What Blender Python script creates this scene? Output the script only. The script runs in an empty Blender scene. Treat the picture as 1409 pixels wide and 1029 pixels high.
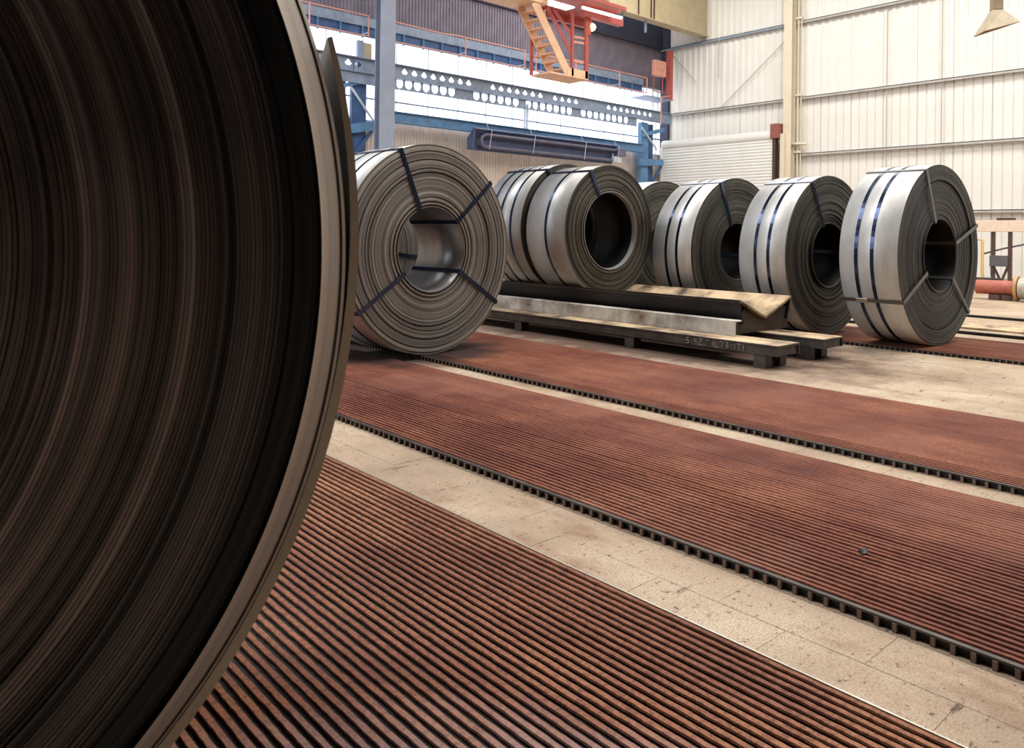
import bpy, math, random
from math import sin, cos, pi, radians as rad, sqrt, atan2
from mathutils import Vector, Matrix

C = bpy.context.scene.collection
SC = bpy.context.scene

# ------------------------------------------------------------------ camera
YAW, ROLL, F_PX, CY = 0.7269, 0.0121, 1068.1, 319.2
cam_data = bpy.data.cameras.new('camera')
cam = bpy.data.objects.new('camera', cam_data)
C.objects.link(cam)
fw = Vector((sin(YAW), cos(YAW), 0)); rt0 = Vector((cos(YAW), -sin(YAW), 0)); up0 = Vector((0, 0, 1))
rt = rt0 * cos(ROLL) + up0 * sin(ROLL); up = up0 * cos(ROLL) - rt0 * sin(ROLL)
m = Matrix(((rt.x, up.x, -fw.x, 0), (rt.y, up.y, -fw.y, 0), (rt.z, up.z, -fw.z, 1.0), (0, 0, 0, 1)))
cam.matrix_world = m
cam_data.sensor_fit = 'HORIZONTAL'
cam_data.sensor_width = 36.0
cam_data.lens = 36.0 * F_PX / 1409
cam_data.shift_y = -(514.5 - CY) / 1409
cam_data.clip_start = 0.05; cam_data.clip_end = 400
cam_data.dof.use_dof = True
cam_data.dof.focus_distance = 5.0
cam_data.dof.aperture_fstop = 11
SC.camera = cam

# ------------------------------------------------------------------ light and exposure
SC.view_settings.view_transform = 'Standard'
SC.view_settings.look = 'None'
SC.view_settings.gamma = 1.0
SC.view_settings.use_curve_mapping = False
SC.view_settings.exposure = 0.0
SC.cycles.use_denoising = True
SC.cycles.max_bounces = 7
SC.cycles.diffuse_bounces = 3
SC.cycles.glossy_bounces = 4
SC.cycles.sample_clamp_indirect = 6.0
SC.cycles.caustics_reflective = False
SC.cycles.caustics_refractive = False

world = bpy.data.worlds.new('overcast sky')
SC.world = world
world.use_nodes = True
wb = world.node_tree.nodes['Background']
wb.inputs['Color'].default_value = (0.93, 0.96, 1.0, 1)
wb.inputs['Strength'].default_value = 3.0

def area_light(name, loc, rot, sx, sy, power, col):
    l = bpy.data.lights.new(name, 'AREA'); l.shape = 'RECTANGLE'; l.size = sx; l.size_y = sy
    l.energy = power; l.color = col
    o = bpy.data.objects.new(name, l); C.objects.link(o); o.location = loc; o.rotation_euler = rot
    return o
# roof lights (daylight through the roof) and a glazed side wall on the left
area_light('roof_light_near', (8.5, -0.5, 10.7), (0, 0, 0), 3.5, 15.0, 1900, (1.0, 0.96, 0.90))
area_light('roof_light_far', (16.5, 5.0, 10.7), (0, 0, 0), 3.5, 22.0, 1800, (1.0, 0.97, 0.92))
area_light('roof_light_left', (0.5, 9.0, 10.7), (0, 0, 0), 3.5, 14.0, 1700, (0.97, 0.98, 1.0))
area_light('side_glazing_light', (-11.6, 11.0, 6.5), (0, rad(-90), 0), 4.0, 12.0, 1100, (0.80, 0.90, 1.0))

# ------------------------------------------------------------------ materials
def lin(c):
    return tuple(((v / 255) / 12.92 if v / 255 <= 0.04045 else ((v / 255 + 0.055) / 1.055) ** 2.4) for v in c)

class NT:
    def __init__(s, name):
        s.m = bpy.data.materials.new(name); s.m.use_nodes = True
        s.t = s.m.node_tree; s.n = s.t.nodes; s.b = s.n['Principled BSDF']
    def node(s, typ, **kw):
        n = s.n.new(typ)
        for k, v in kw.items():
            if k in n.inputs: n.inputs[k].default_value = v
            else: setattr(n, k, v)
        return n
    def link(s, a, b): s.t.links.new(a, b)
    def coord(s, kind='Object', scale=(1, 1, 1)):
        tc = s.node('ShaderNodeTexCoord'); mp = s.node('ShaderNodeMapping')
        mp.inputs['Scale'].default_value = scale
        s.link(tc.outputs[kind], mp.inputs['Vector']); return mp.outputs[0]
    def world(s, scale=(1, 1, 1)):
        g = s.node('ShaderNodeNewGeometry'); mp = s.node('ShaderNodeMapping')
        mp.inputs['Scale'].default_value = scale
        s.link(g.outputs['Position'], mp.inputs['Vector']); return mp.outputs[0]
    def noise(s, vec, scale, detail=4, rough=0.6, dim='3D'):
        n = s.node('ShaderNodeTexNoise', noise_dimensions=dim)
        n.inputs['Scale'].default_value = scale; n.inputs['Detail'].default_value = detail
        n.inputs['Roughness'].default_value = rough
        if dim == '1D': s.link(vec, n.inputs['W'])
        else: s.link(vec, n.inputs['Vector'])
        return n.outputs['Fac']
    def ramp(s, fac, stops):
        r = s.node('ShaderNodeValToRGB'); e = r.color_ramp.elements
        while len(e) < len(stops): e.new(0.5)
        for k, (p, c) in enumerate(stops):
            e[k].position = p; e[k].color = (*c, 1) if len(c) == 3 else c
        s.link(fac, r.inputs[0]); return r.outputs[0]
    def mix(s, fac, a, b, mode='MIX'):
        x = s.node('ShaderNodeMix', data_type='RGBA', blend_type=mode)
        for sock, v in ((x.inputs[0], fac), (x.inputs[6], a), (x.inputs[7], b)):
            if hasattr(v, 'links'): s.link(v, sock)
            elif isinstance(v, (int, float)): sock.default_value = v
            else: sock.default_value = (*v, 1)
        return x.outputs[2]
    def math(s, op, a, b=None):
        x = s.node('ShaderNodeMath', operation=op)
        for k, v in ((0, a), (1, b)):
            if v is None: continue
            if hasattr(v, 'links'): s.link(v, x.inputs[k])
            else: x.inputs[k].default_value = v
        return x.outputs[0]
    def bump(s, h, dist=0.01, strength=1.0):
        b = s.node('ShaderNodeBump'); b.inputs['Distance'].default_value = dist; b.inputs['Strength'].default_value = strength
        s.link(h, b.inputs['Height']); s.link(b.outputs[0], s.b.inputs['Normal'])
    def set(s, col=None, rough=None, metal=None, spec=None):
        for key, v in (('Base Color', col), ('Roughness', rough), ('Metallic', metal), ('Specular IOR Level', spec)):
            if v is None: continue
            i = s.b.inputs[key]
            if hasattr(v, 'links'): s.link(v, i)
            elif isinstance(v, tuple): i.default_value = (*v, 1)
            else: i.default_value = v
        return s

MATS = {}
def paint(name, col, rough=0.5, metal=0.0, var=0.25, scale=6.0, bump=0.0, dark=None):
    t = NT(name)
    v = t.coord('Object')
    n = t.noise(v, scale, 5)
    d = dark or tuple(c * (1 - var) for c in col)
    c = t.ramp(n, [(0.35, d), (0.62, col)])
    t.set(c, rough, metal)
    if bump: t.bump(t.noise(v, scale * 8, 3), bump)
    MATS[name] = t.m
    return t.m

def edge_steel(name, dark, light, rough, metal, ringscale, stain=None, bumpy=0.5, stops=(0.39, 0.5, 0.61)):
    """the wound edges of a coil: thin concentric wraps, each with its own tone"""
    t = NT(name)
    tc = t.node('ShaderNodeTexCoord'); sep = t.node('ShaderNodeSeparateXYZ')
    t.link(tc.outputs['Object'], sep.inputs[0])
    r = t.math('SQRT', t.math('ADD', t.math('MULTIPLY', sep.outputs[0], sep.outputs[0]), t.math('MULTIPLY', sep.outputs[2], sep.outputs[2])))
    a = t.noise(r, ringscale, 6, 0.75, '1D')
    b = t.noise(r, ringscale * 0.18, 3, 0.6, '1D')
    mixv = t.math('ADD', t.math('MULTIPLY', a, 0.6), t.math('MULTIPLY', b, 0.4))
    col = t.ramp(mixv, [(stops[0], dark), (stops[1], tuple(x * 0.65 + y * 0.35 for x, y in zip(dark, light))), (stops[2], light)])
    patch = t.noise(tc.outputs['Object'], 3.0, 5)
    col = t.mix(t.ramp(patch, [(0.48, (0, 0, 0)), (0.75, (0.6, 0.6, 0.6))]), col, stain or tuple(x * 0.6 for x in dark))
    t.set(col, rough, metal)
    t.bump(t.noise(r, ringscale * 2.2, 4, 0.8, '1D'), 0.004, bumpy)
    MATS[name] = t.m
    return t.m

def sheet_steel(name, col, rough, metal=0.85):
    """the rolled surface of the strip on the outside of a coil"""
    t = NT(name)
    v = t.coord('Object', (1.0, 3.0, 1.0))
    n = t.noise(v, 2.5, 6, 0.65)
    c = t.ramp(n, [(0.3, tuple(x * 0.72 for x in col)), (0.6, col)])
    t.set(c, t.math('ADD', t.math('MULTIPLY', t.noise(v, 7, 4), 0.16), rough - 0.08), metal)
    t.bump(t.noise(t.coord('Object', (2, 60, 2)), 4, 3), 0.002, 0.4)
    MATS[name] = t.m
    return t.m

def rust_material(key, stops, worn_col, worn_amt):
    t = NT('rusted steel bars ' + key)
    w = t.world()
    big = t.noise(w, 0.9, 4, 0.6)
    mid = t.noise(t.world((1, 0.35, 1)), 7, 5, 0.65)
    fine = t.noise(w, 90, 4, 0.7)
    c = t.ramp(t.math('ADD', t.math('MULTIPLY', big, 0.6), t.math('MULTIPLY', mid, 0.4)), list(zip((0.36, 0.47, 0.58, 0.68), [lin(x) for x in stops])))
    c = t.mix(t.ramp(fine, [(0.35, (0.7, 0.7, 0.7)), (0.55, (0, 0, 0))]), c, lin((66, 38, 32)))
    if key == 'rust_worn':      # trodden down to grey scale where the coils are rolled in
        g = t.node('ShaderNodeNewGeometry'); sub = t.node('ShaderNodeVectorMath', operation='DISTANCE')
        t.link(g.outputs['Position'], sub.inputs[0]); sub.inputs[1].default_value = (0.45, 0.70, 0.03)
        worn = t.ramp(t.math('MULTIPLY', t.math('ADD', sub.outputs['Value'], t.math('MULTIPLY', t.noise(w, 6, 4), 0.35)), 0.5), [(0.22, (worn_amt,) * 3), (0.50, (0, 0, 0))])
    else: worn = t.ramp(t.noise(t.world((1, 1, 1)), 1.1, 3), [(0.48, (0, 0, 0)), (0.66, (worn_amt,) * 3)])
    c = t.mix(worn, c, lin(worn_col))
    if key == 'rust':           # black oily stain and painted shadow under the brown coil
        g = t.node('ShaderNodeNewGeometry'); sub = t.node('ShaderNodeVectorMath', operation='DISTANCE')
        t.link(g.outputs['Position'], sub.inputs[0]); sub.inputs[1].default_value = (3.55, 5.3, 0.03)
        stain_shade = t.math('ADD', sub.outputs['Value'], t.math('MULTIPLY', t.noise(w, 4, 5), 0.8))
        c = t.mix(t.ramp(t.math('MULTIPLY', stain_shade, 0.5), [(0.50, (0.92, 0.92, 0.92)), (0.64, (0, 0, 0))]), c, lin((52, 38, 36)))
    t.set(c, 0.75, 0.0, 0.25)
    t.bump(t.noise(w, 160, 4), 0.0012, 0.8)
    MATS[key] = t.m
def concrete_material():
    t = NT('worn concrete')
    w = t.world()
    big = t.noise(w, 1.3, 5, 0.6)
    c = t.ramp(big, [(0.3, lin((150, 130, 110))), (0.5, lin((182, 161, 138))), (0.7, lin((203, 186, 163)))])
    spk = t.noise(w, 38, 4, 0.7)
    c = t.mix(t.ramp(spk, [(0.335, (1, 1, 1)), (0.40, (0, 0, 0))]), c, lin((88, 66, 48)))
    sand = t.noise(w, 170, 4, 0.8)
    c = t.mix(t.ramp(sand, [(0.36, (0.75, 0.75, 0.75)), (0.56, (0, 0, 0))]), c, lin((128, 102, 76)))
    chip = t.noise(t.world((0.45, 2.2, 1)), 9, 6, 0.75)
    c = t.mix(t.ramp(chip, [(0.345, (0.85, 0.85, 0.85)), (0.39, (0, 0, 0))]), c, lin((84, 62, 46)))
    # streaky rust stains
    st = t.noise(t.world((1, 0.4, 1)), 3.4, 6, 0.7)
    c = t.mix(t.ramp(st, [(0.52, (0, 0, 0)), (0.70, (0.75, 0.75, 0.75))]), c, lin((120, 82, 56)))
    # dark rust stain round the coil cradle, with its shadow painted in
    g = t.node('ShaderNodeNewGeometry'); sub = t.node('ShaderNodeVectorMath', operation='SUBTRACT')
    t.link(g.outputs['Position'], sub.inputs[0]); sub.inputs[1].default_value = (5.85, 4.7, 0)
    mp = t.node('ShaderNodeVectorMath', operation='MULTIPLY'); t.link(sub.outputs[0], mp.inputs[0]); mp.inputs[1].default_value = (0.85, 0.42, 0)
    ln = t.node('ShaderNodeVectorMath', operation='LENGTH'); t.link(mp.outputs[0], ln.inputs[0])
    stain_shade = t.math('ADD', ln.outputs['Value'], t.math('MULTIPLY', t.noise(w, 3.2, 6, 0.7), 1.1))
    c = t.mix(t.ramp(t.math('MULTIPLY', stain_shade, 0.4), [(0.50, (0.9, 0.9, 0.9)), (0.68, (0, 0, 0))]), c, lin((74, 52, 42)))
    d2 = t.node('ShaderNodeVectorMath', operation='DISTANCE'); t.link(g.outputs['Position'], d2.inputs[0]); d2.inputs[1].default_value = (3.4, 5.6, 0)  # shadow of the brown coil, painted on the concrete
    coil_shade = t.math('MULTIPLY', t.math('ADD', d2.outputs['Value'], t.math('MULTIPLY', t.noise(w, 4, 5), 0.6)), 0.5)
    c = t.mix(t.ramp(coil_shade, [(0.45, (0.95, 0.95, 0.95)), (0.62, (0, 0, 0))]), c, lin((44, 36, 32)))
    t.set(c, 0.75, 0.0, 0.3)
    t.bump(t.math('ADD', t.noise(w, 45, 6, 0.7), t.math('MULTIPLY', sand, 0.3)), 0.006, 0.7)
    MATS['concrete'] = t.m
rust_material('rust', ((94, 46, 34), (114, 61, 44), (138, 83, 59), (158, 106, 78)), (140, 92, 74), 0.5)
rust_material('rust_worn', ((108, 64, 47), (132, 84, 62), (154, 104, 74), (170, 122, 90)), (146, 136, 144), 0.95)
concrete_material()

edge_steel('fg_edge', lin((10, 13, 17)), lin((150, 134, 132)), 0.42, 0.4, 14.0, lin((20, 22, 26)), 0.12, (0.44, 0.53, 0.63))
edge_steel('fg_recess', lin((14, 17, 22)), lin((40, 42, 48)), 0.5, 0.3, 20.0, lin((14, 16, 20)), 0.1)
edge_steel('fg_rim_lit', lin((118, 106, 97)), lin((182, 164, 148)), 0.5, 0.15, 30.0, lin((128, 112, 98)), 0.2)  # lighter colour stands in for light caught on the sloped outer wraps
edge_steel('c1_edge', lin((92, 88, 84)), lin((168, 161, 152)), 0.5, 0.3, 95.0, lin((106, 98, 90)), 0.7)
edge_steel('c2_edge', lin((50, 47, 43)), lin((128, 121, 108)), 0.45, 0.4, 50.0, None, 0.9)
edge_steel('row_edge', lin((42, 41, 39)), lin((116, 112, 103)), 0.45, 0.4, 50.0, None, 0.9)
edge_steel('c6_edge', lin((30, 30, 31)), lin((84, 83, 81)), 0.42, 0.4, 55.0, None, 0.9)
sheet_steel('sheet', (0.62, 0.605, 0.58), 0.42, 0.28)
sheet_steel('sheet_dull', (0.42, 0.41, 0.395), 0.40, 0.35)
sheet_steel('bore_bright', (0.36, 0.355, 0.36), 0.34, 0.8)
_t = NT('shaded bore'); _t.set((0.006, 0.006, 0.006), 0.55, 0.0, 0.12); MATS['bore_shade'] = _t.m  # near-black colour stands in for the shade inside the bores
paint('tail', lin((168, 156, 142)), 0.45, 0.3, 0.2, 6)
paint('strap', (0.045, 0.06, 0.11), 0.22, 0.85, 0.3)
paint('strap_sheen', (0.14, 0.135, 0.125), 0.4, 0.5, 0.3)  # grey tone stands in for light reflected by the straps
paint('seal', (0.55, 0.52, 0.44), 0.4, 0.8)
paint('green_paint', (0.01, 0.12, 0.07), 0.6)
paint('chalk', (0.75, 0.68, 0.55), 0.9)
paint('dark_steel', lin((78, 69, 62)), 0.5, 0.25, 0.6, 7, 0.002)
paint('tooth', lin((128, 104, 90)), 0.7, 0.0, 0.3, 9)
paint('black_steel', lin((34, 31, 30)), 0.5, 0.3, 0.5, 9, 0.002)
paint('grey_plate', lin((204, 200, 190)), 0.6, 0.0, 0.0, 2.6, 0.002, lin((104, 84, 68)))
paint('scaled_top', lin((198, 172, 136)), 0.7, 0.0, 0.0, 3.2, 0.003, lin((70, 52, 40)))
paint('white_sheet', lin((238, 234, 226)), 0.45, 0.0, 0.05, 1.2)
paint('cream_paint', lin((228, 216, 192)), 0.5, 0.0, 0.08, 2)
paint('girt_grey', lin((188, 184, 178)), 0.5, 0.0, 0.2, 3)
paint('girt_blue', lin((150, 165, 180)), 0.5, 0.0, 0.15, 3)
paint('door_white', lin((236, 234, 228)), 0.45, 0.0, 0.05, 2)
paint('red_brown', lin((150, 88, 76)), 0.5, 0.0, 0.2, 6)
paint('back_beige', lin((228, 214, 202)), 0.6, 0.0, 0.15, 3)
paint('back_purple', lin((138, 130, 144)), 0.6, 0.0, 0.25, 2.5)
paint('back_dark', lin((62, 66, 88)), 0.7, 0.0, 0.2, 2)
paint('column_grey', lin((150, 160, 180)), 0.5, 0.0, 0.12, 3)
paint('girder_blue', lin((146, 162, 186)), 0.5, 0.0, 0.25, 5)
paint('steel_blue', lin((98, 144, 188)), 0.5, 0.0, 0.3, 4)
paint('deep_blue', lin((62, 96, 146)), 0.5, 0.0, 0.3, 4)
paint('pale_rod', lin((206, 214, 222)), 0.5)
paint('orange', lin((230, 164, 146)), 0.5, 0.0, 0.15, 6)
paint('stair_orange', lin((244, 198, 162)), 0.55, 0.0, 0.15, 6)
paint('crane_red', lin((190, 92, 84)), 0.5, 0.0, 0.2, 5)
paint('tan_beam', lin((196, 180, 146)), 0.55, 0.0, 0.15, 3)
paint('heater', lin((78, 90, 128)), 0.4, 0.2, 0.3, 3)
paint('heater_tube', lin((112, 112, 136)), 0.4, 0.3, 0.2, 3)
paint('lamp_cream', lin((176, 158, 128)), 0.5, 0.0, 0.2, 9)
paint('machine_beige', lin((236, 212, 190)), 0.5, 0.0, 0.1, 6)
paint('machine_brown', lin((92, 66, 58)), 0.5, 0.2, 0.3, 6)
paint('machine_grey', lin((96, 94, 96)), 0.5, 0.1, 0.2, 6)
paint('yellow', lin((222, 178, 104)), 0.5, 0.0, 0.15, 6)
paint('drum_red', lin((178, 98, 80)), 0.55, 0.0, 0.25, 7)
paint('drum_tan', lin((196, 150, 96)), 0.6, 0.0, 0.25, 7)
paint('cable', lin((206, 200, 186)), 0.5, 0.2, 0.3, 20)
paint('ceiling_grey', lin((70, 69, 68)), 0.8)
paint('inner_wall', lin((64, 62, 61)), 0.8)
def pane_material():
    t = NT('window glass'); t.n.remove(t.b)
    out = t.n['Material Output']; tr = t.node('ShaderNodeBsdfTransparent'); gl = t.node('ShaderNodeBsdfGlossy')
    tr.inputs[0].default_value = (0.97, 0.985, 1, 1); gl.inputs['Roughness'].default_value = 0.05
    mx = t.node('ShaderNodeMixShader'); mx.inputs[0].default_value = 0.06
    t.link(tr.outputs[0], mx.inputs[1]); t.link(gl.outputs[0], mx.inputs[2]); t.link(mx.outputs[0], out.inputs[0])
    MATS['glass'] = t.m
pane_material()
def lamp_material(name, col, s):
    t = NT(name); t.set((0.9, 0.9, 0.85), 0.5)
    t.b.inputs['Emission Color'].default_value = (*col, 1); t.b.inputs['Emission Strength'].default_value = s
    MATS[name] = t.m
lamp_material('warm_bulb', (1.0, 0.62, 0.26), 2.2)
lamp_material('white_tube', (1.0, 0.97, 0.92), 1.6)

# ------------------------------------------------------------------ mesh helpers
class MB:
    def __init__(s): s.v = []; s.f = []; s.mi = []; s.sm = []
    def add(s, vs, fs, mi=0, smooth=False):
        k = len(s.v); s.v += [tuple(v) for v in vs]
        for f in fs: s.f.append(tuple(i + k for i in f)); s.mi.append(mi); s.sm.append(smooth)
    def box(s, x0, x1, y0, y1, z0, z1, mi=0):
        x0, x1 = min(x0, x1), max(x0, x1); y0, y1 = min(y0, y1), max(y0, y1); z0, z1 = min(z0, z1), max(z0, z1)
        vs = [(x, y, z) for x in (x0, x1) for y in (y0, y1) for z in (z0, z1)]
        s.add(vs, [(0, 1, 3, 2), (4, 6, 7, 5), (0, 4, 5, 1), (2, 3, 7, 6), (0, 2, 6, 4), (1, 5, 7, 3)], mi)
        return s
    def bar(s, p, q, w, h, side=(0, 0, 1), mi=0):
        """a rectangular bar from p to q, w across and h along the side direction"""
        p = Vector(p); q = Vector(q); d = (q - p).normalized(); u = Vector(side)
        u = (u - d * u.dot(d)).normalized(); v = d.cross(u)
        vs = [e + v * (a * w / 2) + u * (b * h / 2) for e in (p, q) for a, b in ((-1, -1), (1, -1), (1, 1), (-1, 1))]
        s.add(vs, [(3, 2, 1, 0), (4, 5, 6, 7), (0, 1, 5, 4), (1, 2, 6, 5), (2, 3, 7, 6), (3, 0, 4, 7)], mi)
        return s
    def tube(s, pts, r, n=10, mi=0, cap=True):
        pts = [Vector(p) for p in pts]; rings = []
        d0 = (pts[1] - pts[0]).normalized(); u = Vector((0, 0, 1)) if abs(d0.z) < 0.9 else Vector((1, 0, 0))
        for i, p in enumerate(pts):
            d = (pts[min(i + 1, len(pts) - 1)] - pts[max(i - 1, 0)]).normalized()
            u = (u - d * u.dot(d)).normalized(); v = d.cross(u)
            rr = r[i] if isinstance(r, (list, tuple)) else r
            rings.append([p + u * (rr * cos(2 * pi * k / n)) + v * (rr * sin(2 * pi * k / n)) for k in range(n)])
        vs = [x for ring in rings for x in ring]; fs = []
        for i in range(len(pts) - 1):
            for k in range(n):
                a, b = i * n + k, i * n + (k + 1) % n
                fs.append((a, b, b + n, a + n))
        s.add(vs, fs, mi, True)
        if cap:
            s.add(rings[0], [tuple(reversed(range(n)))], mi); s.add(rings[-1], [tuple(range(n))], mi)
        return s
    def prism(s, poly, axis, a0, a1, mi=0):
        """a polygon in the two other axes, extruded along axis 0/1/2 from a0 to a1"""
        def put(p, a):
            q = list(p); q.insert(axis, a); return tuple(q)
        n = len(poly)
        s.add([put(p, a0) for p in poly] + [put(p, a1) for p in poly],
              [tuple(range(n)), tuple(reversed(range(n, 2 * n)))] + [(k, n + k, n + (k + 1) % n, (k + 1) % n) for k in range(n)], mi)
        return s
    def mesh(s, name, mats):
        me = bpy.data.meshes.new(name); me.from_pydata(s.v, [], s.f); 
        for mm in (mats if isinstance(mats, (list, tuple)) else [mats]): me.materials.append(MATS[mm])
        me.polygons.foreach_set('material_index', s.mi); me.polygons.foreach_set('use_smooth', s.sm)
        import bmesh
        b = bmesh.new(); b.from_mesh(me); bmesh.ops.recalc_face_normals(b, faces=b.faces); b.to_mesh(me); b.free()
        me.update(); return me
    def build(s, name, mats, parent=None, loc=None, bevel=0.0):
        o = bpy.data.objects.new(name, s.mesh(name, mats)); C.objects.link(o); o.parent = parent
        if loc: o.location = loc
        if bevel:
            md = o.modifiers.new('edge', 'BEVEL'); md.width = bevel; md.segments = 2; md.limit_method = 'ANGLE'; md.angle_limit = rad(40)
        return o

def tag(o, label=None, cat=None, group=None, kind=None):
    for k, v in (('label', label), ('category', cat), ('group', group), ('kind', kind)):
        if v: o[k] = v
    return o
def thing(name, label, cat, loc=(0, 0, 0), rz=0.0, group=None):
    o = bpy.data.objects.new(name, None); C.objects.link(o); o.location = loc; o.rotation_euler = (0, 0, rz)
    o.empty_display_size = 0.1
    return tag(o, label, cat, group)
def struct(name, loc=(0, 0, 0)):
    o = bpy.data.objects.new(name, None); C.objects.link(o); o.location = loc; o['kind'] = 'structure'
    return o
def share(src, parent, loc=(0, 0, 0), rot=None, name=None):
    o = bpy.data.objects.new(name or src.name.split('.')[0], src.data); C.objects.link(o); o.parent = parent; o.location = loc
    if rot: o.rotation_euler = rot
    return o

XW, YB = 22.0, 16.9          # inner faces of the white side wall and of the back wall
# mats: near edge X, far edge X
MAT = [(0.41, 1.63), (2.035, 3.25), (3.49, 4.755), (7.06, 8.29)]
MZ = 0.03                    # height of the top of the bars

# ------------------------------------------------------------------ floor
rnd = random.Random(4)
fl = MB()
def fquad(x0, x1, y0, y1, z): fl.add([(x0, y0, z), (x1, y0, z), (x1, y1, z), (x0, y1, z)], [(0, 1, 2, 3)])
BY0, BY1 = -0.6, 8.4         # stretch of the two narrow strips laid in blocks
for x0, x1 in ((-12, MAT[0][1] + 0.012), (MAT[1][0] - 0.012, MAT[1][1] + 0.006), (MAT[2][0] - 0.012, XW)):
    fquad(x0, x1, -9, 17.2, 0.0)
for x0, x1 in ((MAT[0][1] + 0.012, MAT[1][0] - 0.012), (MAT[1][1] + 0.006, MAT[2][0] - 0.012)):
    fquad(x0, x1, -9, BY0, 0.0); fquad(x0, x1, BY1, 17.2, 0.0); fquad(x0 - 0.05, x1 + 0.05, BY0 - 0.05, BY1 + 0.05, -0.004)
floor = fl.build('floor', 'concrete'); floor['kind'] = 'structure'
def block(x0, x1, y0, y1):
    b = MB(); z = rnd.uniform(-0.0008, 0.0006); g = 0.0004
    x0 += g; x1 -= g; y0 += g; y1 -= g; e = 0.0008
    vs = [(x0, y0, -0.012), (x1, y0, -0.012), (x1, y1, -0.012), (x0, y1, -0.012),
          (x0, y0, z - e), (x1, y0, z - e), (x1, y1, z - e), (x0, y1, z - e),
          (x0 + e, y0 + e, z), (x1 - e, y0 + e, z), (x1 - e, y1 - e, z), (x0 + e, y1 - e, z)]
    fs = [(8, 9, 10, 11)]
    for k in range(4):
        n = (k + 1) % 4; fs += [(k, n, 4 + n, 4 + k), (4 + k, 4 + n, 8 + n, 8 + k)]
    b.add(vs, fs); b.build('paving_block', 'concrete', floor)
xa, xb = MAT[0][1] + 0.012, MAT[1][0] - 0.012
for col in range(2):
    y = BY0; first = True
    while y < BY1 - 1e-6:
        L = 0.20 if (first and col) else 0.40; first = False
        L = min(L, BY1 - y)
        block(xa + (xb - xa) * col / 2, xa + (xb - xa) * (col + 1) / 2, y, y + L); y += L
y = BY0
while y < BY1 - 1e-6:
    L = min(0.40, BY1 - y); block(MAT[1][1] + 0.006, MAT[2][0] - 0.012, y, y + L); y += L

# ------------------------------------------------------------------ ribbed mats of rusted steel bars
PITCH, BW = 0.0271, 0.0152
def bar_mesh(y0, y1, seg=12, jit=0.0):
    """a flat-capped bar on a thin stem; worn bars have uneven edges"""
    b = MB(); w = BW / 2; R = random.Random(77)
    vs = []; fs = []; n = 8
    for k in range(seg + 1):
        y = y0 + (y1 - y0) * k / seg
        l, r = w + R.uniform(-jit, jit * 0.7), w + R.uniform(-jit, jit * 0.7); t = MZ + R.uniform(-jit, 0) * 0.6
        vs += [(x, y, z) for x, z in ((-0.003, 0.010), (0.003, 0.010), (0.003, MZ - 0.007), (r, MZ - 0.005), (r - 0.001, t), (-l + 0.001, t), (-l, MZ - 0.005), (-0.003, MZ - 0.007))]
    for k in range(seg):
        for j in range(n): fs.append((k * n + j, k * n + (j + 1) % n, (k + 1) * n + (j + 1) % n, (k + 1) * n + j))
    fs += [tuple(range(n)), tuple(range(seg * n, seg * n + n))]
    b.add(vs, fs); return b
mat_labels = [
    'nearest rusty floor mat of parallel steel bars beside the huge dark coil',
    'second rusty ribbed steel floor mat, between the two pale block strips',
    'third rusty ribbed steel floor mat, under the brown coil tied with four straps',
    'fourth rusty ribbed steel floor mat, under the row of coils right of the cradle']
proto = None
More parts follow.
